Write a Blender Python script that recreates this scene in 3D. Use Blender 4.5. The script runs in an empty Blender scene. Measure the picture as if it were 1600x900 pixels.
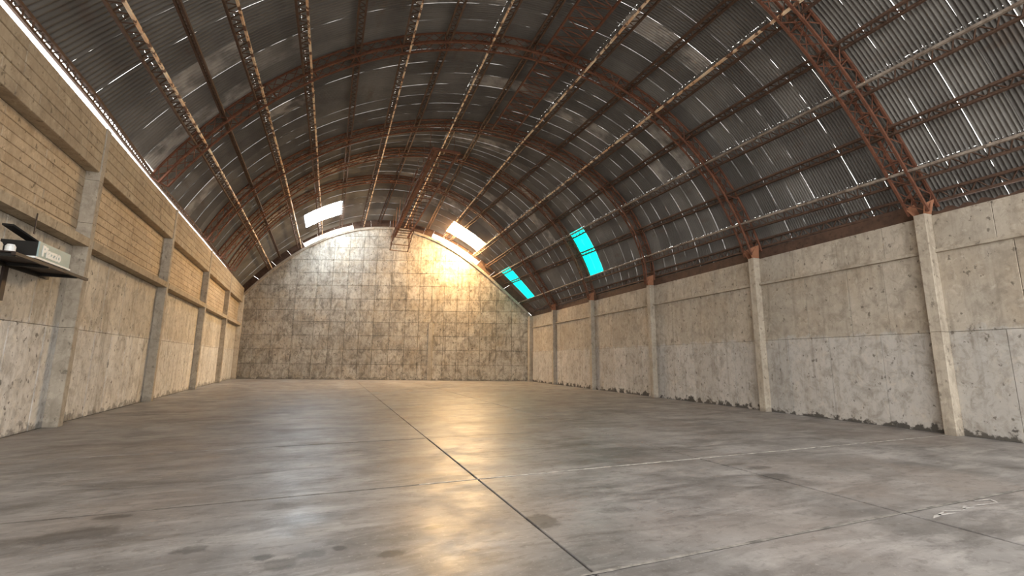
import bpy, bmesh, math, random
import numpy as np
from mathutils import Matrix, Vector
random.seed(7); RNG = np.random.default_rng(7)
scene = bpy.context.scene
COL = scene.collection
# ------------------------------------------------------------------ camera
F_PX, YAW, PITCH, ROLL = 692.745, 0.38426, 0.16413, 0.00958
EYE = np.array([0.0, 0.0, 1.6])
def cam_axes():
    f = np.array([math.sin(YAW)*math.cos(PITCH), math.cos(YAW)*math.cos(PITCH), math.sin(PITCH)])
    r0 = np.array([math.cos(YAW), -math.sin(YAW), 0.0]); u0 = np.cross(r0, f)
    return r0*math.cos(ROLL)+u0*math.sin(ROLL), -r0*math.sin(ROLL)+u0*math.cos(ROLL), f
CR, CU, CF = cam_axes()
cd = bpy.data.cameras.new('camera'); cam = bpy.data.objects.new('camera', cd); COL.objects.link(cam)
cd.sensor_width = 36.0; cd.lens = F_PX*36.0/1600.0; cd.clip_end = 500
M = Matrix.Identity(4)
for i in range(3):
    M[i][0], M[i][1], M[i][2], M[i][3] = CR[i], CU[i], -CF[i], EYE[i]
cam.matrix_world = M
scene.camera = cam
def project(P):
    d = np.asarray(P, float)-EYE; z = d@CF
    return 800+F_PX*(d@CR)/z, 450-F_PX*(d@CU)/z, z
# ------------------------------------------------------------------ sky and exposure
SKY = 5.2
w = bpy.data.worlds.new('overcast_sky'); scene.world = w; w.use_nodes = True
bg = w.node_tree.nodes['Background']; bg.inputs[0].default_value = (1.0, 0.98, 0.945, 1); bg.inputs[1].default_value = SKY
vs = scene.view_settings
vs.view_transform = 'Standard'; vs.look = 'None'; vs.gamma = 1.0; vs.use_curve_mapping = False; vs.exposure = 0.12
# ------------------------------------------------------------------ helpers
def link(name, me, mat=None, parent=None):
    o = bpy.data.objects.new(name, me); COL.objects.link(o)
    if mat is not None and me is not None: me.materials.append(mat)
    if parent is not None: o.parent = parent
    return o
def empty(name, loc=(0, 0, 0)):
    o = bpy.data.objects.new(name, None); COL.objects.link(o); o.location = loc; o.empty_display_size = .2
    return o
def tag(o, label=None, cat=None, group=None, kind=None):
    if label: o['label'] = label
    if cat: o['category'] = cat
    if group: o['group'] = group
    if kind: o['kind'] = kind
    return o
class MB:
    def __init__(s): s.v = []; s.f = []
    def add(s, vs, fs):
        b = len(s.v); s.v += [tuple(float(c) for c in p) for p in vs]; s.f += [tuple(b+i for i in f) for f in fs]
    def hexa(s, p):      # 8 points: bottom 0-3, top 4-7
        s.add(p, [(3, 2, 1, 0), (4, 5, 6, 7), (0, 1, 5, 4), (1, 2, 6, 5), (2, 3, 7, 6), (3, 0, 4, 7)])
    def box(s, x0, x1, y0, y1, z0, z1):
        s.hexa([(x0, y0, z0), (x1, y0, z0), (x1, y1, z0), (x0, y1, z0), (x0, y0, z1), (x1, y0, z1), (x1, y1, z1), (x0, y1, z1)])
    def bar(s, a, b, r, up=(0, 0, 1), r2=None):
        a = np.asarray(a, float); b = np.asarray(b, float); d = b-a; L = np.linalg.norm(d)
        if L < 1e-6: return
        d /= L; u = np.asarray(up, float); x = np.cross(d, u)
        if np.linalg.norm(x) < 1e-3: x = np.cross(d, (1, 0, 0))
        x /= np.linalg.norm(x); y = np.cross(x, d); r2 = r2 or r
        q = [(-r, -r2), (r, -r2), (r, r2), (-r, r2)]
        s.hexa([a+x*i+y*j for i, j in q]+[b+x*i+y*j for i, j in q])
    def rod(s, a, b, r):     # cheap three-sided rod
        a = np.asarray(a, float); b = np.asarray(b, float); d = b-a; L = np.linalg.norm(d)
        if L < 1e-6: return
        d /= L; x = np.cross(d, (0.31, 0.2, 0.93)); x /= np.linalg.norm(x); y = np.cross(d, x)
        c = [(math.cos(t), math.sin(t)) for t in (0, 2.094, 4.189)]
        s.add([a+(x*i+y*j)*r for i, j in c]+[b+(x*i+y*j)*r for i, j in c], [(0, 1, 4, 3), (1, 2, 5, 4), (2, 0, 3, 5), (2, 1, 0), (3, 4, 5)])
    def sweep(s, pts, ups, rw, rh):  # rectangular section along a polyline
        pts = [np.asarray(p, float) for p in pts]; n = len(pts); ring = []
        for i, p in enumerate(pts):
            d = pts[min(i+1, n-1)]-pts[max(i-1, 0)]; d /= np.linalg.norm(d)
            u = np.asarray(ups[i] if isinstance(ups, list) else ups, float); x = np.cross(d, u); x /= np.linalg.norm(x); y = np.cross(x, d)
            ring += [p-x*rw-y*rh, p+x*rw-y*rh, p+x*rw+y*rh, p-x*rw+y*rh]
        fs = []
        for i in range(n-1):
            for k in range(4): fs.append((4*i+k, 4*i+(k+1) % 4, 4*i+4+(k+1) % 4, 4*i+4+k))
        fs += [(3, 2, 1, 0), (4*n-4, 4*n-3, 4*n-2, 4*n-1)]
        s.add(ring, fs)
    def mesh(s, name):
        me = bpy.data.meshes.new(name); me.from_pydata(s.v, [], s.f); me.update(); return me
    def build(s, name, mat, parent=None, smooth=False):
        me = s.mesh(name)
        if smooth: me.polygons.foreach_set('use_smooth', [True]*len(me.polygons))
        return link(name, me, mat, parent)
# ------------------------------------------------------------------ materials
class NT:
    def __init__(s, name):
        s.m = bpy.data.materials.new(name); s.m.use_nodes = True; s.t = s.m.node_tree; s.n = s.t.nodes; s.n.clear()
        s.out = s.n.new('ShaderNodeOutputMaterial'); s.b = s.n.new('ShaderNodeBsdfPrincipled'); s.t.links.new(s.b.outputs[0], s.out.inputs[0])
        s.pos = s.n.new('ShaderNodeNewGeometry').outputs['Position']
    def L(s, a, b): s.t.links.new(a, b)
    def val(s, sock, x):
        if hasattr(x, 'is_linked') or hasattr(x, 'links'): s.L(x, sock)
        else: sock.default_value = x
    def map(s, scale, loc=(0, 0, 0)):
        m = s.n.new('ShaderNodeMapping'); s.L(s.pos, m.inputs[0]); m.inputs['Scale'].default_value = scale; m.inputs['Location'].default_value = loc; return m.outputs[0]
    def noise(s, vec, scale=1.0, detail=4, rough=.55, dist=0.0):
        n = s.n.new('ShaderNodeTexNoise'); s.L(vec if vec is not None else s.pos, n.inputs['Vector'])
        for k, v in (('Scale', scale), ('Detail', detail), ('Roughness', rough), ('Distortion', dist)): n.inputs[k].default_value = v
        return n.outputs['Fac']
    def math(s, op, a, b=0.0, clamp=False):
        m = s.n.new('ShaderNodeMath'); m.operation = op; m.use_clamp = clamp; s.val(m.inputs[0], a); s.val(m.inputs[1], b); return m.outputs[0]
    def ramp(s, fac, lo, hi, a=0.0, b=1.0):
        m = s.n.new('ShaderNodeMapRange'); m.clamp = True; s.val(m.inputs['Value'], fac)
        m.inputs['From Min'].default_value = lo; m.inputs['From Max'].default_value = hi; m.inputs['To Min'].default_value = a; m.inputs['To Max'].default_value = b
        return m.outputs[0]
    def mix(s, fac, a, b, mode='MIX'):
        m = s.n.new('ShaderNodeMix'); m.data_type = 'RGBA'; m.blend_type = mode; s.val(m.inputs[0], fac)
        for i, c in ((6, a), (7, b)):
            if isinstance(c, tuple): m.inputs[i].default_value = (*c, 1)
            else: s.L(c, m.inputs[i])
        return m.outputs[2]
    def rand(s): return s.n.new('ShaderNodeObjectInfo').outputs['Random']
    def sep(s):
        x = s.n.new('ShaderNodeSeparateXYZ'); s.L(s.pos, x.inputs[0]); return x.outputs
    def bump(s, h, strength=.3, dist=.02):
        b = s.n.new('ShaderNodeBump'); b.inputs['Strength'].default_value = strength; b.inputs['Distance'].default_value = dist; s.L(h, b.inputs['Height']); s.L(b.outputs[0], s.b.inputs['Normal'])
    def done(s, col, rough=.85, metal=0.0, spec=None):
        s.val(s.b.inputs['Base Color'], (*col, 1) if isinstance(col, tuple) else col); s.val(s.b.inputs['Roughness'], rough); s.val(s.b.inputs['Metallic'], metal)
        if spec is not None: s.b.inputs['Specular IOR Level'].default_value = spec
        return s.m
def concrete(name, base, light, dark, mott=.5, streak=.5, pits=.6, damp=0.0, wash=None, wash_z=2.35, swirl=0.0, warm=None):
    t = NT(name); z = t.sep()[2]
    big = t.noise(None, .55, 6, .6); mid = t.noise(None, 2.3, 6, .65, .6)
    c = t.mix(t.ramp(big, .35, .65), base, light)
    if warm: c = t.mix(t.ramp(t.noise(t.map((1, 1, 1), (31, 7, 3)), .8, 3), .45, .7, 0, .7), c, warm)
    if wash is not None:
        edge = t.math('ADD', z, t.ramp(t.noise(None, 2.6, 7, .7), .3, .7, -.16, .16))
        c = t.mix(t.ramp(edge, wash_z-.05, wash_z+.05, .6, 0.0), c, wash)
    c = t.mix(t.ramp(mid, .48, .66, 0, mott), c, dark)
    fine = t.noise(t.map((1, 1, .7), (3, 3, 3)), 6.5, 8, .72, .7)
    c = t.mix(t.ramp(fine, .50, .64, 0, .45), c, dark)
    c = t.mix(t.ramp(t.noise(t.map((1, 1, .8), (8, 1, 5)), 5.0, 7, .7, .8), .54, .66, 0, .5), c, tuple(min(1, x*1.22) for x in light))
    st = t.noise(t.map((5.5, 5.5, .35)), 1.0, 5, .65)
    c = t.mix(t.ramp(st, .54, .72, 0, streak), c, dark)
    c = t.mix(t.ramp(t.noise(t.map((4, 4, .3), (9, 4, 1)), 1.0, 4), .56, .75, 0, streak*.8), c, light)
    if swirl:
        sw = t.noise(t.map((1.5, 1.5, .8)), 1.3, 10, .74, .9)
        c = t.mix(t.ramp(sw, .48, .62, 0, swirl), c, dark)
        sw2 = t.noise(t.map((1.6, 1.6, .9), (5, 2, 8)), 1.8, 9, .72, 1.2)
        c = t.mix(t.ramp(sw2, .54, .62, 0, swirl*.75), c, light)
    p = t.noise(t.map((1, 1, .75)), 8.0, 3, .55)
    c = t.mix(t.ramp(p, .64, .69, 0, pits), c, tuple(x*.35 for x in dark))
    if damp:
        e = t.math('ADD', z, t.ramp(t.noise(None, 2.9, 7, .65), .35, .68, .14, -.26))
        c = t.mix(t.ramp(e, .02, .10, damp, 0.0), c, (.05, .047, .043))
    c = t.mix(t.math('MULTIPLY', t.rand(), .28), c, dark)
    h = t.math('ADD', t.noise(None, 14, 5, .6), t.math('MULTIPLY', t.noise(t.map((22, 22, 1.2)), 1, 3), .7))
    t.bump(h, .35, .012)
    return t.done(c, .88, spec=.25)
M_LLOW = concrete('board_marked_concrete', (.50, .44, .36), (.64, .59, .51), (.20, .17, .135), .45, .55, .7, .55, (.74, .735, .73))
M_LUP = concrete('coursed_concrete', (.51, .395, .27), (.62, .50, .36), (.24, .175, .11), .35, .3, .7)
M_BEAM = concrete('beam_concrete', (.40, .32, .23), (.49, .41, .30), (.19, .145, .10), .4, .35, .6)
M_RIGHT = concrete('plain_wall_concrete', (.43, .375, .305), (.53, .475, .40), (.20, .17, .135), .5, .45, .7, .95, (.56, .555, .545), 2.42, warm=(.44, .36, .27))
M_END = concrete('mottled_wall_concrete', (.41, .36, .295), (.58, .53, .455), (.13, .11, .088), .6, .75, .85, .5, None, swirl=.7, warm=(.47, .375, .26))
M_COLM = concrete('pillar_concrete', (.40, .345, .275), (.50, .44, .36), (.19, .16, .125), .4, .45, .5, .3)
M_JOINT = concrete('joint_concrete', (.13, .11, .085), (.17, .145, .115), (.07, .06, .05), .3, .3, .3)
def floor_mat():
    t = NT('polished_floor_concrete')
    xyz = t.sep()
    c = t.mix(t.ramp(t.noise(None, .5, 7, .65), .36, .64), (.160, .150, .143), (.315, .300, .290))
    c = t.mix(t.ramp(t.noise(t.map((.45, 1.5, 1)), 1.2, 8, .68, .8), .47, .66, 0, .75), c, (.085, .077, .072))
    c = t.mix(t.ramp(t.noise(t.map((.5, 1.7, 1), (4, 4, 0)), 1.5, 8, .68, .6), .50, .68, 0, .65), c, (.42, .40, .38))
    c = t.mix(t.ramp(t.noise(t.map((1, 1, 1), (12, 3, 0)), .35, 4), .48, .66, 0, .5), c, (.235, .195, .17))
    c = t.mix(t.ramp(t.noise(t.map((1, 2.2, 1), (2, 7, 0)), 5, 7, .7, .5), .52, .66, 0, .5), c, (.09, .08, .072))
    c = t.mix(t.ramp(t.noise(None, 24, 4, .65), .60, .72, 0, .5), c, (.42, .40, .375))
    wob = t.math('MULTIPLY', t.math('SUBTRACT', t.noise(None, 7.5, 6, .7), .5), 1.9)
    spots = [(-2.05, 5.55, .34, .20, .5), (-1.93, 6.0, .17, .07, .6), (-.99, 4.79, .12, .09, .55), (.58, 4.11, .12, .075, .7), (.19, 4.38, .06, .055, .8), (-.26, 4.22, .16, .11, .5),
             (-.40, 4.4, .08, .06, .7), (-.02, 4.34, .12, .08, .45), (1.05, 4.58, .10, .05, .7), (2.12, 4.36, .16, .2, .55), (6.04, 4.82, .30, .16, .55), (6.31, 5.29, .22, .09, .5), (6.15, 5.6, .25, .06, .45), (1.2, 3.85, .12, .08, .3), (3.0, 4.4, .2, .1, .35), (3.5, 3.9, .3, .08, .25)]
    acc = None
    for sx, sy, rx, ry, k in spots:
        dx = t.math('DIVIDE', t.math('SUBTRACT', xyz[0], sx), rx); dy = t.math('DIVIDE', t.math('SUBTRACT', xyz[1], sy), ry)
        d = t.math('SQRT', t.math('ADD', t.math('MULTIPLY', dx, dx), t.math('MULTIPLY', dy, dy)))
        mk = t.ramp(t.math('ADD', d, wob), .75, 1.2, k, 0.0)
        acc = mk if acc is None else t.math('MAXIMUM', acc, mk)
    c = t.mix(acc, c, (.04, .036, .033))
    rgh = t.ramp(t.noise(None, 1.6, 5, .6), .3, .7, .33, .55)
    t.bump(t.noise(t.map((1, 1.8, 1)), 7, 7, .68), .22, .012)
    return t.done(c, rgh, spec=.28)
M_FLOOR = floor_mat()
def simple(name, col, rough=.6, metal=0.0, var=.0, scale=6.0):
    t = NT(name)
    if var: c = t.mix(t.ramp(t.noise(None, scale, 5, .6), .35, .7), tuple(x*(1-var) for x in col), tuple(min(1, x*(1+var)) for x in col))
    else: c = col
    return t.done(c, rough, metal)
M_DARK = simple('dark_joint', (.014, .012, .011), .95)
M_FILL = simple('pale_mortar', (.62, .60, .56), .9, 0, .55, 7)
M_FILLD = simple('grey_mortar', (.22, .205, .185), .9, 0, .5, 8)
M_GROUND = simple('bounce_ground', (.42, .40, .37), .9, 0, .2, 1)
def rust(name, a, b, c3, rough=.8):
    t = NT(name); n = t.noise(None, 3.2, 6, .65); c = t.mix(t.ramp(n, .35, .65), a, b)
    c = t.mix(t.ramp(t.noise(t.map((1, 1, 1), (3, 9, 2)), 9, 4), .56, .72, 0, .8), c, c3)
    return t.done(c, rough, 0.0, .3)
M_RUST = rust('red_rust', (.115, .047, .029), (.185, .078, .047), (.065, .03, .02))
M_RUSTD = rust('brown_rust', (.075, .045, .032), (.12, .07, .048), (.045, .028, .02))
def speckle():  # cream to orange tone broken by rust-brown patches, for the B purlin chords
    t = NT('speckled_cream'); n = t.noise(None, 3.6, 4, .6)
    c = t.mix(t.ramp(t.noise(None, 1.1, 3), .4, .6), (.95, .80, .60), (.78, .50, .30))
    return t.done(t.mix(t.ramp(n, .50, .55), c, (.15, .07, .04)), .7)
M_SPECK = speckle()
M_SPECKD = rust('dull_speckled_brown', (.15, .11, .085), (.36, .31, .26), (.08, .055, .04))  # duller brown speckle for the B chords nearest the plain-wall eave
M_GUSSET = rust('orange_rust', (.27, .12, .065), (.33, .155, .09), (.20, .08, .04))
def sheet_mat():
    t = NT('weathered_galvanised_sheet'); r = t.rand()
    c = t.mix(r, (.135, .127, .12), (.245, .233, .218))
    c = t.mix(t.ramp(t.noise(None, .5, 5, .6), .38, .68, 0, .7), c, (.085, .077, .07))
    c = t.mix(t.ramp(t.noise(t.map((1, .3, 1)), 1.6, 5, .65), .58, .76, 0, .6), c, (.125, .078, .052))
    c = t.mix(t.math('MULTIPLY', t.ramp(r, .86, .90), t.ramp(t.noise(None, 1.3, 4), .42, .6, 0, .8)), c, (.46, .43, .40))
    return t.done(c, .6, 0.0, .35)
M_SHEET = sheet_mat()
def glow(name, col, strength):
    t = NT(name); n = t.noise(None, 2.0, 3); c = t.mix(t.ramp(n, .3, .7), tuple(x*.92 for x in col), col)
    t.val(t.b.inputs['Base Color'], c); t.b.inputs['Roughness'].default_value = .5
    t.L(c, t.b.inputs['Emission Color']); t.b.inputs['Emission Strength'].default_value = strength
    return t.m
M_GWARM = glow('warm_backlit_fibreglass', (1.0, .67, .33), 250.0)
M_GCOOL = glow('white_backlit_fibreglass', (.80, .91, 1.0), 52.0)
M_GSTRIP = glow('white_gap_strip', (1.0, .93, .82), 9.0)
M_GCYAN = glow('cyan_backlit_fibreglass', (.0, .86, .74), 1.5)
M_BLACK = simple('black_steel', (.012, .011, .010), .5, .3)
M_SHELF = simple('dark_brown_steel', (.035, .022, .018), .6, .2, .3)
M_SIGN = simple('pale_sign_face', (.33, .44, .44), .35, 0, .08, 3)
M_WHITE = simple('white_enamel', (.85, .87, .86), .4)
M_CREAM = simple('cream_plastic', (.62, .55, .45), .5, 0, .15)
M_PAINT = simple('worn_white_paint', (.44, .42, .40), .8, 0, .25, 14)
# ------------------------------------------------------------------ plan of the hall
xL = lambda y: -5.3888-0.045254*y
xR = lambda y: 13.3609+0.060447*y
LCOL = [7.04, 13.943, 20.839, 28.217, 35.516]
RCOL = [0.94, 6.065, 11.191, 17.282, 23.156, 28.815]
LE, RE = 42.693, 33.835
Y_FRONT = -2.8
HL, HR = 7.45, 5.31
END_A = np.array([xL(LE), LE, 0.0]); END_B = np.array([xR(RE), RE, 0.0])
END_W = float(np.linalg.norm(END_B-END_A)); END_D = (END_B-END_A)/END_W; END_N = np.array([END_D[1], -END_D[0], 0.0])   # END_N faces the hall
NL = np.array([1.0, .045254, 0]); NL /= np.linalg.norm(NL)
NR = np.array([-1.0, .060447, 0]); NR /= np.linalg.norm(NR)
# arch curves: radius polynomial around (mid span, 1.5 m) for each truss line, fitted to the vault
CO = {1: (1.04201, -.67343, -1.08546, .1137, 10.99639), 2: (.19343, -.37702, -.42729, .05784, 12.25403), 3: (-.76765, -.39661, 1.17058, .30061, 12.56109),
      4: (.42546, -.41149, -1.08451, .1752, 13.38372), 5: (.70141, .51628, -1.61207, -1.09592, 13.38256), 6: (.84841, .2641, -.17043, -.76946, 11.43544)}
ENDS = {1: (8.2, 6.065), 2: (18.7, 11.191), 3: (27.2, 17.282), 4: (31.5, 23.156), 5: (35.5, 28.815), 6: (LE, RE)}
ENDS[0] = (2.0, .6); ENDS[-1] = (-2.8, -2.8); CO[0] = CO[-1] = CO[1]
KN = ['EL', 'B1', 'D1', 'B2', 'B3', 'D3', 'B4', 'D4', 'B5', 'D5', 'B6', 'D6', 'B7', 'D7', 'B8', 'D8', 'B9', 'ER']
TH = {1: [-57.6, -49.6, -43.9, -38.6, -29.4, -19.7, -11.8, -4.5, 1.6, 8.6, 19.5, 28.0, 34.1, 41.9, 48.1, 55.3, 61.8, 68.9],
      2: [-60.0, -49.7, -44.3, -37.2, -27.9, -18.3, -9.5, -2.1, 5.0, 11.9, 22.8, 30.8, 37.6, 44.5, 50.7, 57.6, 63.5, 70.4],
      3: [-61.8, -50.3, -45.1, -37.1, -27.9, -18.6, -9.3, -1.7, 6.4, 13.5, 24.4, 32.0, 39.8, 46.4, 52.5, 58.8, 65.0, 71.7],
      4: [-61.8, -49.9, -44.6, -36.2, -26.8, -17.5, -8.2, -.9, 7.4, 14.3, 24.3, 30.6, 39.1, 45.7, 51.6, 57.6, 64.7, 71.6],
      5: [-61.8, -49.1, -43.8, -35.1, -25.8, -17.0, -8.2, -1.3, 7.2, 14.4, 23.4, 28.3, 37.9, 44.7, 50.5, 56.2, 64.6, 71.6],
      6: [-65.5, -51.8, -46.7, -38.1, -28.8, -20.0, -11.3, -4.2, 6.2, 15.2, 23.1, 26.0, 38.0, 45.5, 51.2, 56.4, 65.9, 74.4]}
TH[0] = TH[-1] = TH[1]
def plane_of(i):
    yl, yr = ENDS[i]; A = np.array([xL(yl), yl, 0.0]); B = np.array([xR(yr), yr, 0.0]); wd = np.linalg.norm(B-A); return A, (B-A)/wd, wd
def curve(i, deg, off):
    """point(s) on arch i at angle(s) deg, off metres outside the truss centre line"""
    A, d, wd = plane_of(i); t = np.radians(np.asarray(deg, float)); r = np.polyval(CO[i], t)+off
    return A+np.multiply.outer(wd/2+r*np.sin(t), d)+np.multiply.outer(1.5+r*np.cos(t), np.array([0, 0, 1.0]))
def radial(i, deg):
    A, d, wd = plane_of(i); t = math.radians(deg); return d*math.sin(t)+np.array([0, 0, math.cos(t)])
ROOF = {i: .36 for i in range(-1, 6)}; ROOF[6] = .62
def kang(i, s): return np.interp(s, range(len(KN)), TH[i])
def roof_pt(i, v, s, off=0.0):
    """between arch i and i+1 (v 0..1) at knot coordinate s"""
    return curve(i, kang(i, s), ROOF[i]+off)*(1-v)[..., None]+curve(i+1, kang(i+1, s), ROOF[i+1]+off)*v[..., None]
# ------------------------------------------------------------------ floor
def clip(poly, a, n):
    out = []
    for i in range(len(poly)):
        p, q = poly[i], poly[(i+1) % len(poly)]; dp = (p[0]-a[0])*n[0]+(p[1]-a[1])*n[1]; dq = (q[0]-a[0])*n[0]+(q[1]-a[1])*n[1]
        if dp >= 0: out.append(p)
        if dp*dq < 0:
            t = dp/(dp-dq); out.append((p[0]+(q[0]-p[0])*t, p[1]+(q[1]-p[1])*t))
    return out
b = MB(); b.hexa([(-9, -3, -.30), (17, -3, -.30), (17, 46, -.30), (-9, 46, -.30), (-9, -3, -.045), (17, -3, -.045), (17, 46, -.045), (-9, 46, -.045)])
floor = tag(b.build('floor', M_DARK), kind='structure')
b = MB(); b.box(-60, 70, -60, -3.05, -.3, -.05); tag(b.build('ground', M_GROUND), kind='structure')  # unseen ground outside, added to bounce daylight in through the open end
XE = [-12, 2.0, 5.95, 20]
YE = [-2.95, -.2, 3.2, 6.13, 9.6, 13.1, 16.6, 20.1, 23.6, 27.1, 30.6, 34.1, 37.6, 41.1, 45]
for i in range(len(XE)-1):
    for j in range(len(YE)-1):
        gj = (0, .011, .020, 0); gx0 = gj[i]; gx1 = gj[i+1]
        far = YE[j] > 9
        g = .004 if far else .010
        p = [(XE[i]+gx0*(.6 if far else 1), YE[j]+g), (XE[i+1]-gx1*(.6 if far else 1), YE[j]+g), (XE[i+1]-gx1*(.6 if far else 1), YE[j+1]-(.004 if YE[j+1] > 9 else .010)), (XE[i]+gx0*(.6 if far else 1), YE[j+1]-(.004 if YE[j+1] > 9 else .010))]
        p = clip(p, (xL(0)+.0, 0), NL[:2]); p = clip(p, (xR(0), 0), NR[:2]) if p else p
        p = clip(p, END_A[:2], END_N[:2]) if p else p
        if len(p) < 3: continue
        cx = sum(q[0] for q in p)/len(p); cy = sum(q[1] for q in p)/len(p); n = len(p); z = random.uniform(-.002, .002)
        def inset(q, k): return (q[0]+(k if q[0] < cx else -k), q[1]+(k if q[1] < cy else -k))
        mb = MB(); top = [(*inset(q, .006), z) for q in p]; mid = [(q[0], q[1], z-.006) for q in p]; bot = [(q[0], q[1], -.045) for q in p]
        mb.add(top+mid+bot, [tuple(range(n))]+[(n+k, n+(k+1) % n, (k+1) % n, k) for k in range(n)]+[(2*n+k, 2*n+(k+1) % n, n+(k+1) % n, n+k) for k in range(n)])
        mb.build('slab', M_FLOOR, floor)
for y, x0, x1, mt, hw in ((6.13, 1.2, xR(6.1)-.3, M_FILL, .017), (6.13, xL(6.1)+.02, 1.2, M_FILLD, .010), (3.2, -5.4, 13.4, M_FILLD, .02), (9.6, -1.0, 4.2, M_FILLD, .01)):
    mb = MB(); n = 90; vs_ = []
    for k in range(n+1):
        x = x0+(x1-x0)*k/n; q = hw*random.uniform(.55, 1.25); vs_ += [(x, y-q, .0035), (x, y+q, .0035)]
    mb.add(vs_, [(2*k, 2*k+2, 2*k+3, 2*k+1) for k in range(n)])
    mb.build('joint_mortar', mt, floor)
# faded painted strokes on the slab beyond the mortar joint
STROKES = [((6.05, 2.98), (6.42, 3.06), .02), ((6.2, 3.02), (6.5, 2.99), .018), ((6.42, 3.08), (6.72, 3.0), .022), ((6.7, 3.01), (6.95, 3.1), .016), ((6.75, 3.04), (6.98, 3.03), .016), ((6.98, 3.07), (7.3, 3.03), .012), ((7.28, 3.15), (7.56, 3.12), .02), ((7.56, 3.12), (7.46, 3.02), .02), ((7.46, 3.02), (7.3, 3.03), .014)]
for (a, c, hw) in STROKES:
    mb = MB(); n = 9; vs_ = []
    d = np.array([c[0]-a[0], c[1]-a[1]]); L_ = np.linalg.norm(d); nn = np.array([-d[1], d[0]])/L_
    for k in range(n+1):
        p = np.array(a)+d*k/n; q = hw*random.uniform(.4, 1.1)*(1-.6*abs(2*k/n-1)**3); vs_ += [(*(p-nn*q), .004), (*(p+nn*q), .004)]
    mb.add(vs_, [(2*k, 2*k+2, 2*k+3, 2*k+1) for k in range(n)])
    tag(mb.build('paint_stroke', M_PAINT, floor), 'faded white painted stroke')
# ------------------------------------------------------------------ wall pieces
def piece(name, A, d, nrm, s0, s1, z0, z1, proud, mat, parent, back=.06, ch=.010, gap=.006):
    """cast piece on a wall plane: A origin, d along, nrm inwards"""
    s0 += gap; s1 -= gap; z0 += gap*.8; z1 -= gap*.8
    if s1-s0 < .03 or z1-z0 < .03: return None
    P = lambda s, z, o: A+d*s+nrm*o+np.array([0, 0, z])
    c = [(s0, z0), (s1, z0), (s1, z1), (s0, z1)]; ci = [(s0+ch, z0+ch), (s1-ch, z0+ch), (s1-ch, z1-ch), (s0+ch, z1-ch)]
    v = [P(*q, -back) for q in c]+[P(*q, proud-ch) for q in c]+[P(*q, proud) for q in ci]
    f = [(8, 9, 10, 11)]+[(k, (k+1) % 4, 4+(k+1) % 4, 4+k) for k in range(4)]+[(4+k, 4+(k+1) % 4, 8+(k+1) % 4, 8+k) for k in range(4)]
    mb = MB(); mb.add(v, f); return mb.build(name, mat, parent)
DL = np.array([-.045254, 1.0, 0]); SL = np.linalg.norm(DL); DL /= SL
DR = np.array([.060447, 1.0, 0]); SR = np.linalg.norm(DR); DR /= SR
AL = np.array([xL(0), 0, 0.0]); AR = np.array([xR(0), 0, 0.0])
def slab_wall(name, A, d, nrm, s0, s1, h, mat):
    mb = MB(); o0, o1 = -.34, -.012; P = lambda s, z, o: A+d*s+nrm*o+np.array([0, 0, z])
    mb.hexa([P(s0, 0, o1), P(s1, 0, o1), P(s1, 0, o0), P(s0, 0, o0), P(s0, h, o1), P(s1, h, o1), P(s1, h, o0), P(s0, h, o0)])
    return tag(mb.build(name, mat), kind='structure')
# left wall: vertical board lifts, ledges, coursed upper band, ring beam
wall_left = slab_wall('wall_left', AL, DL, NL, Y_FRONT*SL, LE*SL, HL-.01, M_JOINT)
lb = [Y_FRONT]+LCOL+[LE]
CW, CD = .24, .285
for k in range(len(lb)-1):
    s0 = lb[k]*SL+(CW/2 if k else 0); s1 = lb[k+1]*SL-(CW/2)
    for (z0, z1) in ((0, 2.30), (2.30, 4.29)):
        s = s0
        while s < s1-.05:
            e = min(s1, s+random.uniform(.52, .78))
            if s1-e < .3: e = s1
            piece('formwork_board_face', AL, DL, NL, s, e, z0, z1, random.uniform(0, .012), M_LLOW, wall_left); s = e
    n = 8; zz = np.linspace(4.52, 6.23, n+1)
    for j in range(n):
        s = s0
        while s < s1-.05:
            e = min(s1, s+random.uniform(1.3, 2.0))
            if s1-e < .6: e = s1
            piece('coursed_block_face', AL, DL, NL, s, e, zz[j], zz[j+1], random.uniform(0, .010), M_LUP, wall_left, gap=.005); s = e
    # projecting ledge
    P = lambda s, z, o: AL+DL*s+NL*o+np.array([0, 0, z])
    mb = MB(); mb.hexa([P(s0, 4.30, -.05), P(s1, 4.30, -.05), P(s1, 4.30, .30), P(s0, 4.30, .30), P(s0, 4.52, -.05), P(s1, 4.52, -.05), P(s1, 4.50, .30), P(s0, 4.50, .30)])
    mb.build('ledge', M_BEAM, wall_left)
    mb = MB(); mb.hexa([P(s0, 6.24, -.05), P(s1, 6.24, -.05), P(s1, 6.24, .235), P(s0, 6.24, .235), P(s0, HL, -.05), P(s1, HL, -.05), P(s1, HL, .235), P(s0, HL, .235)])
    rb = mb.build('ring_beam', M_BEAM, wall_left)
    zz = np.linspace(6.24, HL, 6)
    for j in range(5):
        s = s0
        while s < s1-.05:
            e = min(s1, s+random.uniform(1.0, 1.9))
            if s1-e < .5: e = s1
            piece('cast_course_face', AL, DL, NL, s, e, zz[j], zz[j+1], .255+random.uniform(0, .010), M_BEAM, rb, back=-.22, gap=.005); s = e
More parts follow.
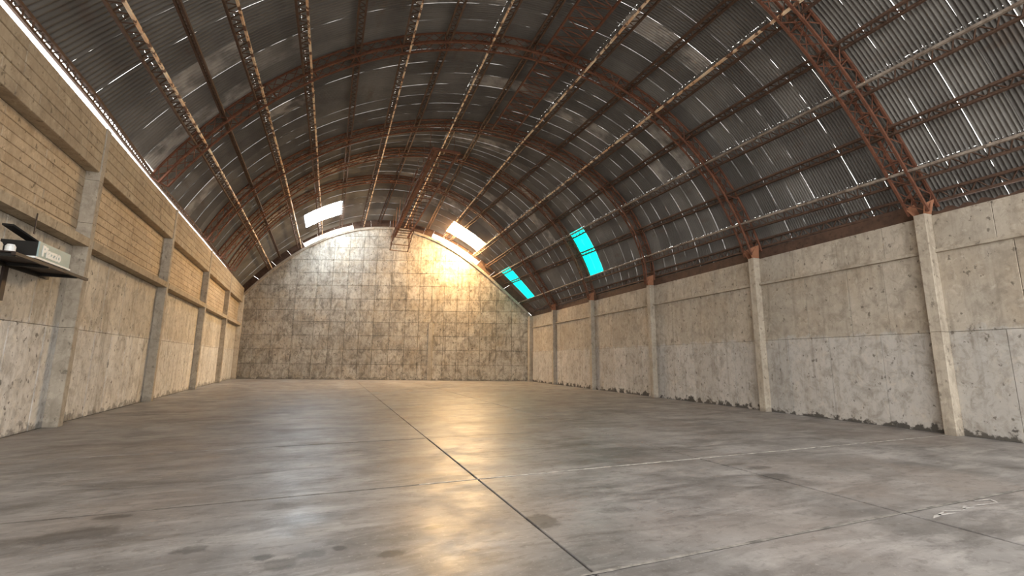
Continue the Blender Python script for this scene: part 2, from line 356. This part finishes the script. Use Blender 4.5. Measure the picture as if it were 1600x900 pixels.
# right wall: three lifts and a thin ledge
wall_right = slab_wall('wall_right', AR, DR, NR, Y_FRONT*SR, RE*SR, HR-.01, M_JOINT)
rb_ = [Y_FRONT]+RCOL+[RE]
for k in range(len(rb_)-1):
    s0 = rb_[k]*SR+(.12 if k else 0); s1 = rb_[k+1]*SR-.12
    for (z0, z1) in ((0, 2.40), (2.40, 4.36), (4.44, HR)):
        s = s0
        while s < s1-.05:
            e = min(s1, s+random.uniform(.85, 1.45))
            if s1-e < .5: e = s1
            piece('formwork_board_face', AR, DR, NR, s, e, z0, z1, random.uniform(0, .010), M_RIGHT, wall_right, gap=.004, ch=.007); s = e
    P = lambda s, z, o: AR+DR*s+NR*o+np.array([0, 0, z])
    mb = MB(); n = 24; top = []
    for q in range(n+1):
        s = s0+(s1-s0)*q/n; pr = .085+random.uniform(-.018, .02); top += [P(s, 4.34, -.05), P(s, 4.355, pr), P(s, 4.435, pr*.8), P(s, 4.45, -.05)]
    mb.add(top, [(4*q+a, 4*q+(a+1) % 4, 4*q+4+(a+1) % 4, 4*q+4+a) for q in range(n) for a in range(4)]+[(3, 2, 1, 0), (4*n, 4*n+1, 4*n+2, 4*n+3)])
    mb.build('ledge', M_COLM, wall_right)
# dark closing strip on top of the plain wall under the eave sheets, notched where daylight shows beside the second-last pillars
for k in range(len(rb_)-1):
    s0, s1 = rb_[k]*SR, rb_[k+1]*SR; P = lambda s, z, o: AR+DR*s+NR*o+np.array([0, 0, z]); n = 48; v = []
    for q in range(n+1):
        s = s0+(s1-s0)*q/n; h = HR+.34 if k >= 2 else HR+random.uniform(.03, .16)
        v += [P(s, HR-.02, -.06), P(s, h, -.06), P(s, h, -.10), P(s, HR-.02, -.10)]
    mb = MB(); mb.add(v, [(4*q+e, 4*q+(e+1) % 4, 4*q+4+(e+1) % 4, 4*q+4+e) for q in range(n) for e in range(4)]+[(3, 2, 1, 0), (4*n, 4*n+1, 4*n+2, 4*n+3)])
    mb.build('eave_closer', M_RUSTD, wall_right)
# end wall: panel grid clipped by the arch
def arch_z(u, off=0.0):
    lo, hi = -1.3, 1.35
    ts = np.linspace(lo, hi, 300); r = np.polyval(CO[6], ts)+off; us = END_W/2+r*np.sin(ts); zs = 1.5+r*np.cos(ts)
    m = np.argmax(zs < -99) if False else None
    order = np.argsort(us); return float(np.interp(u, us[order], zs[order]))
uu = np.linspace(-.3, END_W+.3, 61)
mb = MB(); PE = lambda u, z, o: END_A+END_D*u+END_N*o+np.array([0, 0, z])
fr = [PE(u, 0, -.03) for u in uu]+[PE(u, arch_z(u)-.02, -.03) for u in uu]+[PE(u, 0, -.4) for u in uu]+[PE(u, arch_z(u)-.02, -.4) for u in uu]
n = len(uu); fs = []
for k in range(n-1):
    fs += [(k, k+1, n+k+1, n+k), (2*n+k+1, 2*n+k, 3*n+k, 3*n+k+1), (n+k, n+k+1, 3*n+k+1, 3*n+k)]
mb.add(fr, fs); wall_back = tag(mb.build('wall_back', M_JOINT), kind='structure')
UE = [0, 1.5, 2.9, 4.6, 6.33, 7.6, 8.9, 10.1, 11.26, 12.6, 13.88, 15.0, 16.05, 17.1, 18.2, 19.2, 20.15, 21.5, 22.8, END_W]
ZE = [0, 1.25, 2.45, 3.6, 4.72, 5.7, 6.65, 7.8, 8.9, 10.0, 11.1, 12.1, 13.2]
for a in range(len(UE)-1):
    for c in range(len(ZE)-1):
        u0, u1, z0, z1 = UE[a]+.006, UE[a+1]-.006, ZE[c]+.005, ZE[c+1]-.005
        us = np.linspace(u0, u1, 6); tops = np.array([min(z1, arch_z(u)-.02) for u in us])
        if tops.max() < z0+.08: continue
        ok = tops > z0+.02
        if not ok.all():
            us = np.linspace(us[ok][0], us[ok][-1], 6)
            if us[-1]-us[0] < .1: continue
            tops = np.array([min(z1, arch_z(u)-.02) for u in us])
        pr = random.uniform(0, .014); loop = [(u, z0) for u in us]+[(u, max(t, z0+.01)) for u, t in zip(us[::-1], tops[::-1])]
        m_ = len(loop); cx = sum(q[0] for q in loop)/m_; cz = sum(q[1] for q in loop)/m_
        mb = MB(); v = [PE(*q, -.05) for q in loop]+[PE(q[0]+(.008 if q[0] < cx else -.008), q[1]+(.008 if q[1] < cz else -.008), pr) for q in loop]
        mb.add(v, [tuple(range(m_, 2*m_))]+[(k, (k+1) % m_, m_+(k+1) % m_, m_+k) for k in range(m_)])
        mb.build('formwork_panel_face', M_END, wall_back)
mb = MB(); P0 = [PE(u, 0, o) for u, o in ((15.85, -.02), (16.25, -.02), (16.22, .06), (15.88, .06))]; P1 = [p+np.array([0, 0, 4.72]) for p in P0]; mb.hexa(P0+P1)
mb.build('pilaster', M_COLM, wall_back)
# curb rib along the arch of the end wall, in segments
ths = np.linspace(-66, 71, 24)
for k in range(len(ths)-1):
    a = np.linspace(ths[k]+.05, ths[k+1]-.05, 4); mb = MB()
    inn = curve(6, a, -.20); ou = curve(6, a, .0); v = []
    for q in range(4): v += [inn[q]+END_N*.0, inn[q]+END_N*.11, ou[q]+END_N*.11, ou[q]+END_N*.0]
    mb.add(v, [(4*q+e, 4*q+(e+1) % 4, 4*q+4+(e+1) % 4, 4*q+4+e) for q in range(3) for e in range(4)]+[(3, 2, 1, 0), (12, 13, 14, 15)])
    mb.build('arch_rib', M_COLM, wall_back)
# infill between the arch of the end wall and the roof; two stretches are bright translucent strips
seg = [-66, -58, -50, -43, -36.5, -30, -23, -15.5, -8, 0, 8, 15, 19, 24, 30.5, 36, 42.5, 50, 58, 66, 74.5]
for k in range(len(seg)-1):
    mid = (seg[k]+seg[k+1])/2; lit = -36.5 < mid < -15.5 or 19 < mid < 42.5
    a = np.linspace(seg[k]+.04, seg[k+1]-.04, 5); mb = MB()
    i0 = curve(6, a, .005); o0 = curve(6, a, .34 if lit else .70); v = []
    dp = .06 if lit else .02
    for q in range(5): v += [i0[q]+END_N*(dp-.05), i0[q]+END_N*dp, o0[q]+END_N*dp, o0[q]+END_N*(dp-.05)]
    mb.add(v, [(4*q+e, 4*q+(e+1) % 4, 4*q+4+(e+1) % 4, 4*q+4+e) for q in range(4) for e in range(4)]+[(3, 2, 1, 0), (16, 17, 18, 19)])
    if lit:
        m2 = MB(); o2 = curve(6, a, .34); o3 = curve(6, a, .70); v = []
        for q in range(5): v += [o2[q]-END_N*.03, o2[q]+END_N*.02, o3[q]+END_N*.02, o3[q]-END_N*.03]
        m2.add(v, [(4*q+e, 4*q+(e+1) % 4, 4*q+4+(e+1) % 4, 4*q+4+e) for q in range(4) for e in range(4)]+[(3, 2, 1, 0), (16, 17, 18, 19)]); m2.build('gable_flashing', M_RUSTD, wall_back)
    o = mb.build('translucent_strip' if lit else 'gable_flashing', M_GSTRIP if lit else M_RUSTD, wall_back)
    if lit: tag(o, 'bright white translucent strip')
# ------------------------------------------------------------------ pillars
ORD = ['first', 'second', 'third', 'fourth', 'fifth', 'sixth', 'seventh', 'eighth', 'ninth', 'tenth', 'eleventh', 'twelfth', 'thirteenth', 'fourteenth', 'fifteenth', 'sixteenth', 'seventeenth', 'eighteenth']
def pillar(A, d, nrm, s, wd, dp, h, label, joints):
    r = empty('pillar', tuple(A+d*s)); P = lambda a, z, o: d*a+nrm*o+np.array([0, 0, z])
    zz = [0]+joints+[h]
    for k in range(len(zz)-1):
        z0, z1 = zz[k]+(.004 if k else 0), zz[k+1]-.004; c = .014; mb = MB()
        q = [(-wd/2, -.02), (-wd/2, dp-c), (-wd/2+c, dp), (wd/2-c, dp), (wd/2, dp-c), (wd/2, -.02)]
        v = [P(a, z0, o) for a, o in q]+[P(a, z1, o) for a, o in q]
        mb.add(v, [(i, (i+1) % 6, 6+(i+1) % 6, 6+i) for i in range(6)]+[tuple(range(5, -1, -1)), tuple(range(6, 12))])
        mb.build('shaft_lift' if k < len(zz)-2 or len(joints) < 2 else 'head_block', M_COLM, r)
    return tag(r, label, 'pillar', 'concrete pillars of the hall')
m_ = len(LCOL)
for k, y in enumerate(LCOL):
    pillar(AL, DL, NL, y*SL, CW, CD, HL, 'concrete pillar against the ledged wall, %s from the end wall' % ORD[m_-1-k], [2.3, 4.9, 6.02])
m_ = len(RCOL)
for k, y in enumerate(RCOL):
    pillar(AR, DR, NR, y*SR, .25, .255, HR+.03, 'concrete pillar against the plain wall with thin ledge, %s from the end wall' % ORD[m_-1-k], [2.4])
pillar(AL, DL, NL, LE*SL-.22, .5, .35, HL-.6, 'concrete corner pillar where the ledged wall meets the end wall', [2.3])
pillar(AR, DR, NR, RE*SR-.30, .42, .30, HR, 'concrete corner pillar where the plain wall meets the end wall', [2.4])
# ------------------------------------------------------------------ roof of corrugated sheets
ceiling = tag(empty('ceiling'), kind='structure')
STRIP = [0, 1, 3, 4, 6, 8, 10, 12, 14, 16, 17]          # knot indices where sheets lap
NSH = {-1: 5, 0: 8, 1: 8, 2: 8, 3: 8, 4: 7, 5: 7}
NCOR, PER, ROWS = 8, 6, 9
def sheet_mesh(i, s0, s1, v0, v1, gl, gr, gb, gt, ncor=NCOR, rows=ROWS, lift=0.0):
    """corrugated sheet; gl/gr per-row side gaps in metres, gb/gt per-corrugation end gaps"""
    cols = ncor*PER+1; a = np.linspace(0, 1, cols); r = np.linspace(0, 1, rows)
    S = np.repeat((s0+(s1-s0)*r)[:, None], cols, 1); V = np.repeat((v0+(v1-v0)*a)[None, :], rows, 0)
    span = np.linalg.norm(roof_pt(i, np.zeros(rows), S[:, 0])-roof_pt(i, np.ones(rows), S[:, 0]), axis=1)
    V[:, 0] += gl/span; V[:, 1] = np.maximum(V[:, 1], V[:, 0]+1e-4); V[:, -1] -= gr/span; V[:, -2] = np.minimum(V[:, -2], V[:, -1]-1e-4)
    ln = np.linalg.norm(roof_pt(i, np.array([.5]), np.array([s0]))-roof_pt(i, np.array([.5]), np.array([s1])))
    ds = (s1-s0)/ln; S[0] += gb*ds; S[-1] -= gt*ds
    wav = -np.cos(a*ncor*2*math.pi)*.026+lift
    lo = roof_pt(i, V, S); hi = roof_pt(i, V, S, .1); n = (hi-lo)/.1
    P = (lo+n*wav[None, :, None]).reshape(-1, 3)
    idx = np.arange(rows*cols).reshape(rows, cols)
    f = np.stack([idx[:-1, :-1], idx[:-1, 1:], idx[1:, 1:], idx[1:, :-1]], -1).reshape(-1, 4)
    return P, f
def np_mesh(name, P, f):
    me = bpy.data.meshes.new(name); me.from_pydata(P.tolist(), [], f.tolist()); me.polygons.foreach_set('use_smooth', [True]*len(me.polygons)); me.update(); return me
def skip_range(i, j, k):
    """which translucent sheet, if any, replaces this sheet: (material, label)"""
    a = STRIP[k]
    if i == 3 and a == 14 and j in (6, 7): return M_GCYAN, 'cyan translucent sheet'
    if i == 5 and a == 14 and j in (4, 5): return M_GCYAN, 'cyan translucent sheet'
    if i == 5 and a == 10 and j in (4, 5): return M_GWARM, 'glowing warm white translucent sheet'
    return None
sheets = []
for i in range(-1, 6):
    ns = NSH[i]; leak = {}
    for k in range(len(STRIP)-1):
        for j in range(ns+1):
            g = np.full(ROWS, -.03)
            if i >= 0 and random.random() < (.95 if i >= 2 else .75):
                c = RNG.random(ROWS); top = {0: .010, 1: .014, 2: .022, 3: .028, 4: .03}.get(i, .03)
                run = random.random()
                g = np.where(c < (.5+.45*run), top*RNG.uniform(.3, 1.0, ROWS), -.012)
            leak[(j, k)] = g
    lap = {k: [np.where(RNG.random(NCOR*PER+1) < .45, .012*RNG.random(NCOR*PER+1), -.03) if i >= 0 else np.full(NCOR*PER+1, -.03) for _ in range(ns)] for k in range(len(STRIP))}
    for k in range(len(STRIP)-1):
        s0, s1 = float(STRIP[k]), float(STRIP[k+1])
        if k == 0: s0 = {-1: .17, 0: .17, 1: .15, 2: .07}.get(i, .05)   # open eave above the ledged wall
        for j in range(ns):
            v0, v1 = j/ns, (j+1)/ns; tr = skip_range(i, j, k)
            gl, gr = leak[(j, k)]/2, leak[(j+1, k)]/2
            if j == 0: gl = np.full(ROWS, -.03)
            gb = lap[k][j]/2 if k else np.zeros(NCOR*PER+1); gt = lap[k+1][j]/2 if k < len(STRIP)-2 else np.zeros(NCOR*PER+1)
            parts = [(s0, s1, tr)]
            if i == 5 and j in (3, 4) and STRIP[k] == 3: parts = [(3.0, 3.45, None), (3.45, 4.0, (M_GCOOL, 'glowing cool white translucent sheet'))]
            if i == 5 and j in (3, 4) and STRIP[k] == 4: parts = [(4.0, 4.95, (M_GCOOL, 'glowing cool white translucent sheet')), (4.95, 6.0, None)]
            for (a, e, t_) in parts:
                P, f = sheet_mesh(i, a, e, v0, v1, gl, gr, gb if a == s0 else gb*0, gt if e == s1 else gt*0, lift=.004*(j % 2))
                c = P.mean(0); x, y, z = project(c)
                size = 0.0
                if z > 1 and -150 < x < 1750 and -150 < y < 950:
                    q = [project(P[m]) for m in (0, NCOR*PER, len(P)-1, len(P)-1-NCOR*PER)]
                    size = .5*abs(sum(q[m][0]*q[(m+1) % 4][1]-q[(m+1) % 4][0]*q[m][1] for m in range(4)))
                sheets.append((size, P, f, t_))
sheets.sort(key=lambda t: -t[0])
rest_v, rest_f, cnt, base = [], [], 0, 0
for size, P, f, t_ in sheets:
    if t_:
        tag(link('translucent_sheet', np_mesh('translucent_sheet', P, f), t_[0], ceiling), t_[1])
    elif cnt < 296:
        link('corrugated_sheet', np_mesh('corrugated_sheet', P, f), M_SHEET, ceiling); cnt += 1
    else:
        rest_v.append(P); rest_f.append(f+base); base += len(P)
tag(link('far_corrugated_sheets', np_mesh('far_corrugated_sheets', np.concatenate(rest_v), np.concatenate(rest_f)), M_SHEET, ceiling), kind='stuff')
# ------------------------------------------------------------------ arched box trusses
def truss(i, label):
    A, d, wd = plane_of(i); nrm = np.array([-d[1], d[0], 0.0])
    t0, t1 = TH[i][0]+.6, TH[i][-1]-.9
    foot = A+d*wd; r = empty('arched_truss', (float(foot[0]), float(foot[1]), 0)); o = np.array(r.location)
    n = 64; deg = np.linspace(t0, t1, n+1); hw, hd = .21, .20
    c = {}
    for nm, off, sd in (('upper', hd, -1), ('upper', hd, 1), ('lower', -hd, -1), ('lower', -hd, 1)):
        pts = curve(i, deg, off)+nrm*hw*sd-o; c[(nm, sd)] = pts
        mb = MB(); mb.sweep(list(pts), [radial(i, q) for q in deg], .027, .027); mb.build(nm+'_chord', M_RUST, r)
    for nm, a, e in (('lower_lacing', c[('lower', -1)], c[('lower', 1)]), ('side_lacing', c[('lower', -1)], c[('upper', -1)]), ('side_lacing', c[('lower', 1)], c[('upper', 1)]), ('upper_lacing', c[('upper', -1)], c[('upper', 1)])):
        mb = MB()
        for q in range(n):
            if q % 2 == 0: mb.rod(a[q], e[q+1], .015)
            else: mb.rod(e[q], a[q+1], .015)
            if q % 4 == 0: mb.rod(a[q], e[q], .022)
        tag(mb.build(nm, M_RUST, r), kind='stuff')
    # foot bracket over the pillar of the plain wall
    p = curve(i, [t1-1.2], 0)[0]-o; rd = radial(i, t1-1.2); tg = np.cross(rd, nrm)
    mb = MB(); base = np.array([0, 0, HR+.03])+NR*.12
    for sd in (-1, 1):
        v = [base+nrm*sd*.11+d*x for x in (-.13, .13)]; u = [p+nrm*sd*.22+rd*x for x in (.16, -.22)]
        q = [v[0], v[1], u[0], u[1]]; th = nrm*sd*.012
        mb.hexa([x-th for x in q]+[x+th for x in q])
    mb.build('foot_bracket', M_GUSSET, r)
    return tag(r, label, 'truss', 'arched trusses under the roof')
for i in (1, 2, 3, 4, 5):
    truss(i, 'rust-red arched lattice truss spanning the hall, %s from the end wall' % ORD[5-i])
# ------------------------------------------------------------------ lattice purlins
def purlin(k, idx):
    nm = KN[k]; bright = nm[0] == 'B'; eave = nm[0] == 'E'
    stn = [(i, v) for i in range(-1, 6) for v in ((0, .5) if i < 5 else (0, .5, .985))]
    off = -.56 if bright else (-.30 if not eave else -.06)
    wdt = .28 if bright else (.07 if nm == 'D1' else .21)
    if eave: wdt = .24
    side = -1 if k <= 7 else 1                       # eave side of the ridge
    def pt(i, v, rad, tan):
        p = roof_pt(i, np.array([v]), np.array([float(k)]), rad)[0]
        q = roof_pt(i, np.array([v]), np.array([float(k)+.05*side if 0 <= k+.05*side <= len(KN)-1 else float(k)-.05*side]), rad)[0]
        t = q-p; t /= np.linalg.norm(t)
        if not 0 <= k+.05*side <= len(KN)-1: t = -t
        return p+t*tan
    if nm == 'EL':
        f = lambda i, v, q, rad: roof_pt(i, np.array([v]), np.array([q]), rad)[0]
        a = [f(i, v, .19 if i < 2 else .10, -.06) for i, v in stn]; b_ = [f(i, v, .10 if i < 2 else .05, -.10) for i, v in stn]
    elif eave:
        f = lambda i, v, q, rad: roof_pt(i, np.array([v]), np.array([q]), rad)[0]
        a = [f(i, v, 16.58, -.10) for i, v in stn]; b_ = [f(i, v, 16.76, -.14) for i, v in stn]
    else: a = [pt(i, v, off, 0) for i, v in stn]; b_ = [pt(i, v, off+.10, wdt) for i, v in stn]
    r = empty('lattice_purlin', tuple(float(x) for x in a[0])); o = a[0].copy(); a = [p-o for p in a]; b_ = [p-o for p in b_]
    mb = MB(); mb.sweep(a, (.1, 0, 1), .032, .032); mb.build('ridge_side_chord', (M_SPECKD if nm in ('B8', 'B9') else M_SPECK) if bright else M_RUSTD, r)
    mb = MB(); mb.sweep(b_, (.1, 0, 1), .032, .032); mb.build('eave_side_chord', M_RUSTD, r)
    mb = MB()
    for q in range(len(a)-1):
        L_ = np.linalg.norm(a[q+1]-a[q]); m = max(2, int(L_/.33))
        for e in range(m):
            p0, p1 = a[q]+(a[q+1]-a[q])*e/m, a[q]+(a[q+1]-a[q])*(e+1)/m; c0, c1 = b_[q]+(b_[q+1]-b_[q])*e/m, b_[q]+(b_[q+1]-b_[q])*(e+1)/m
            mb.rod(p0, (c0+c1)/2, .019); mb.rod((c0+c1)/2, p1, .019)
    tag(mb.build('lacing', M_RUSTD, r), kind='stuff')
    if bright:
        mb = MB()
        for q in range(len(a)-1):
            m = max(2, int(np.linalg.norm(a[q+1]-a[q])/.8))
            for e in range(m):
                p = a[q]+(a[q+1]-a[q])*(e+random.random()*.6)/m; dd = np.array([random.uniform(-.02, .08)*(-side), random.uniform(-.03, .03), random.uniform(-.03, .06)])
                mb.rod(p, p+dd, .016)
        tag(mb.build('hook_bolts', M_SPECK, r), kind='stuff')
    if nm == 'EL': lab = 'rust lattice purlin along the open eave above the ledged wall'
    elif nm == 'ER': lab = 'rust lattice purlin along the eave above the plain wall'
    elif bright: lab = 'lattice purlin with speckled cream chord, %s purlin up from the ledged-wall eave' % ORD[idx]
    else: lab = 'thin dark lattice purlin, %s purlin up from the ledged-wall eave' % ORD[idx]
    tag(r, lab, 'purlin', 'lattice purlins under the roof sheets')
for k in range(len(KN)): purlin(k, k-1 if k else 0)
# ------------------------------------------------------------------ laced bracing beam near the ridge and hanging catwalk
def brace_beam():
    stn = [(i, v) for i in (0, 1, 2) for v in (0, .5)]+[(3, 0.0)]
    a = [roof_pt(i, np.array([v]), np.array([9.25]), -.34)[0] for i, v in stn]; c = [roof_pt(i, np.array([v]), np.array([9.72]), -.40)[0] for i, v in stn]
    r = empty('laced_beam', tuple(float(x) for x in a[0])); o = a[0].copy(); a = [p-o for p in a]; c = [p-o for p in c]
    for p in (a, c):
        mb = MB(); mb.sweep(p, (0, 0, 1), .035, .035); mb.build('chord', M_RUST, r)
    mb = MB()
    for q in range(len(a)-1):
        m = max(2, int(np.linalg.norm(a[q+1]-a[q])/.55))
        for e in range(m):
            p0, p1 = a[q]+(a[q+1]-a[q])*e/m, a[q]+(a[q+1]-a[q])*(e+1)/m; c0, c1 = c[q]+(c[q+1]-c[q])*e/m, c[q]+(c[q+1]-c[q])*(e+1)/m
            mb.rod(p0, c1, .02); mb.rod(c0, p1, .02); mb.rod(p0, c0, .02)
    tag(mb.build('cross_lacing', M_RUST, r), kind='stuff')
    tag(r, 'wide rust-red cross-laced beam running along the roof beside the ridge', 'beam')
brace_beam()
def catwalk():
    y0, y1 = 21.0, 37.2; xa, xb, z = 4.12, 5.42, 12.2
    r = empty('hanging_catwalk', (4.7, y0, 12.0)); o = np.array(r.location)
    def part(nm, mat, fn, kind=None):
        mb = MB(); fn(mb); mb.v = [tuple(np.array(p)-o) for p in mb.v]; q = mb.build(nm, mat, r)
        if kind: tag(q, kind=kind)
    zt = lambda y: z-.02*(y-y0)
    for x in (xa, xb): part('side_rail', M_RUST, lambda m: m.bar((x, y0, z), (x, y1, zt(y1)), .05, r2=.06))
    part('walk_plate', M_RUST, lambda m: m.bar((xa+.18, y0, z-.07), (xa+.18, y1, zt(y1)-.07), .10, r2=.012))
    part('end_bar', M_RUST, lambda m: m.bar((xa-.06, y0, z+.0), (xb+.12, y0, z), .06))
    n = 24
    for k in range(1, n+1):
        y = y0+(y1-y0)*k/n; part('rung', M_RUSTD if k > 10 else M_RUST, lambda m: m.bar((xa, y, zt(y)-.03), (xb, y, zt(y)-.03), .024))
    for k in range(9):
        y = y0+1+(y1-y0-1.2)*k/8; [part('hanger', M_RUST, lambda m: m.rod((x, y, zt(y)), (x+.05, y, 13.75), .016)) for x in (xa, xb)]
    part('hand_rail', M_RUST, lambda m: m.bar((3.55, y0+1.2, 11.45), (4.0, y1-1.8, 11.0), .026))
    for k in range(7):
        y = y0+1.2+(y1-3-y0)*k/6; q = k/6; part('rail_strut', M_RUSTD, lambda m: [m.rod((xa, y, zt(y)), (3.55+.45*q, y, 11.45-.45*q), .016)])
    # ladder basket dropping from the far end
    def basket(m):
        ys = [34.6, 35.6, 36.4, 37.1]; zs = [11.75, 11.4, 11.0, 10.65]
        for q in range(3):
            for dx in (4.05, 5.5): m.bar((dx, ys[q], zs[q]), (dx-.05, ys[q+1], zs[q+1]), .03)
        for yy, zz in zip(ys, zs):
            m.bar((4.05, yy, zz), (5.5, yy, zz), .028)
            for dx in (4.05, 5.5): m.bar((dx, yy, zz), (dx, yy, zt(yy)), .024)
    part('end_ladder', M_RUSTD, basket)
    tag(r, 'rust-brown ladder-like catwalk hanging under the ridge and reaching the end wall', 'catwalk')
catwalk()
# ------------------------------------------------------------------ bracket shelf with sign box on the ledged wall
def W(y, off, z): return np.array([xL(y), y, 0])+NL*off+np.array([0, 0, z])
def wall_box(mb, ya, yb, oa, ob, za, zb, slope=0.0):
    q = [(ya, oa), (yb, oa), (yb, ob), (ya, ob)]
    mb.hexa([W(y, o, za+slope*(y-ya)) for y, o in q]+[W(y, o, zb+slope*(y-ya)) for y, o in q])
def rel(mb, o): mb.v = [tuple(np.array(p)-o) for p in mb.v]; return mb
YS, ZS = 11.0, 3.40
o = W(YS, 0, 3.2); shelf = empty('bracket_shelf', tuple(o))
mb = MB(); wall_box(mb, 9.9, 12.9, .0, .05, ZS-.10, ZS); rel(mb, o).build('wall_angle', M_BLACK, shelf)
mb = MB(); wall_box(mb, 10.15, 13.0, .62, .68, ZS-.06, ZS-.005); rel(mb, o).build('front_angle', M_SHELF, shelf)
mb = MB(); wall_box(mb, 10.15, 12.9, .02, .66, ZS-.015, ZS+.005); rel(mb, o).build('shelf_plate', M_SHELF, shelf)
for y in (10.2, 11.3, 12.5):
    mb = MB(); wall_box(mb, y, y+.06, .0, .66, ZS-.08, ZS-.02); rel(mb, o).build('cross_arm', M_BLACK, shelf)
mb = MB(); wall_box(mb, 11.28, 11.42, .0, .05, ZS-.75, ZS-.05); rel(mb, o).build('wall_bracket', M_SHELF, shelf)
tag(shelf, 'dark steel bracket shelf fixed to the ledged wall beside a pillar', 'shelf')
o = W(YS, .3, ZS+.03); sign = empty('sign_box', tuple(o))
mb = MB(); wall_box(mb, 10.95, 12.15, .08, .60, ZS+.06, ZS+.36); rel(mb, o).build('cabinet', M_BLACK, sign)
mb = MB(); wall_box(mb, 10.95, 12.17, .60, .625, ZS+.05, ZS+.37); face = rel(mb, o).build('face_panel', M_SIGN, sign)
mb = MB(); wall_box(mb, 10.75, 12.1, .04, .68, ZS+.015, ZS+.05); rel(mb, o).build('tray', M_WHITE, sign)
fc = bpy.data.curves.new('lettering', 'FONT'); fc.body = 'Piazzo'; fc.size = .25; fc.extrude = .004; fc.offset = .010; fc.resolution_u = 3
to = bpy.data.objects.new('lettering_src', fc); COL.objects.link(to); bpy.context.view_layer.update()
tm = bpy.data.meshes.new_from_object(to.evaluated_get(bpy.context.evaluated_depsgraph_get())); bpy.data.objects.remove(to)
tm.name = 'lettering'; bd = np.array([v.co[:] for v in tm.vertices]); wdt_ = bd[:, 0].max()
base_ = W(11.05, .632, ZS+.12)-o; sc = .72/wdt_
for v in tm.vertices:
    c = np.array(v.co[:]); p = base_+DL*c[0]*sc+np.array([0, 0, 1.0])*c[1]*sc+NL*c[2]; v.co = p
lt = link('lettering', tm, M_WHITE, face)
mb = MB(); a = W(11.15, .35, ZS+.36); c = W(10.55, .10, ZS+.66); mb.bar(a-o, c-o, .16, up=tuple(NL), r2=.012) if False else None
q0 = [W(11.2, .52, ZS+.37), W(11.2, .36, ZS+.37), W(10.85, .10, ZS+.60), W(10.85, .26, ZS+.60)]
mb.hexa([p-o for p in q0]+[p-o+np.array([0, 0, .035]) for p in q0]); mb.build('raised_flap', M_BLACK, sign)
tag(sign, 'black box with pale green-grey face and white lettering on the steel shelf', 'sign')
for yy, oo in ((10.42, .30), (10.58, .40)):
    mb = MB(); n = 14; h = .19; p = W(yy, oo, ZS+.008); ring = [(math.cos(2*math.pi*k/n), math.sin(2*math.pi*k/n)) for k in range(n)]
    prof = [(.062, 0), (.07, .01), (.07, h*.8), (.055, h*.92), (.05, h)]
    v = [(c*rr, s*rr, z) for rr, z in prof for c, s in ring]
    mb.add(v, [(k*n+e, k*n+(e+1) % n, (k+1)*n+(e+1) % n, (k+1)*n+e) for k in range(4) for e in range(n)]+[tuple(range(4*n, 5*n)), tuple(range(n-1, -1, -1))])
    ob = mb.build('canister', M_CREAM if yy < 10.5 else M_WHITE); ob.location = tuple(p)
    tag(ob, 'small cream canister on the steel shelf' if yy < 10.5 else 'small white canister on the steel shelf next to the black box', 'canister')
mb = MB(); a = W(11.4, .31, 4.32); mb.bar((0, 0, 0), (0, 0, -.42), .008); ob = mb.build('hanging_wire', M_SHELF); ob.location = tuple(W(11.4, .315, 4.42)); tag(ob, 'short dark wire hanging from the ledge above the shelf', 'wire')
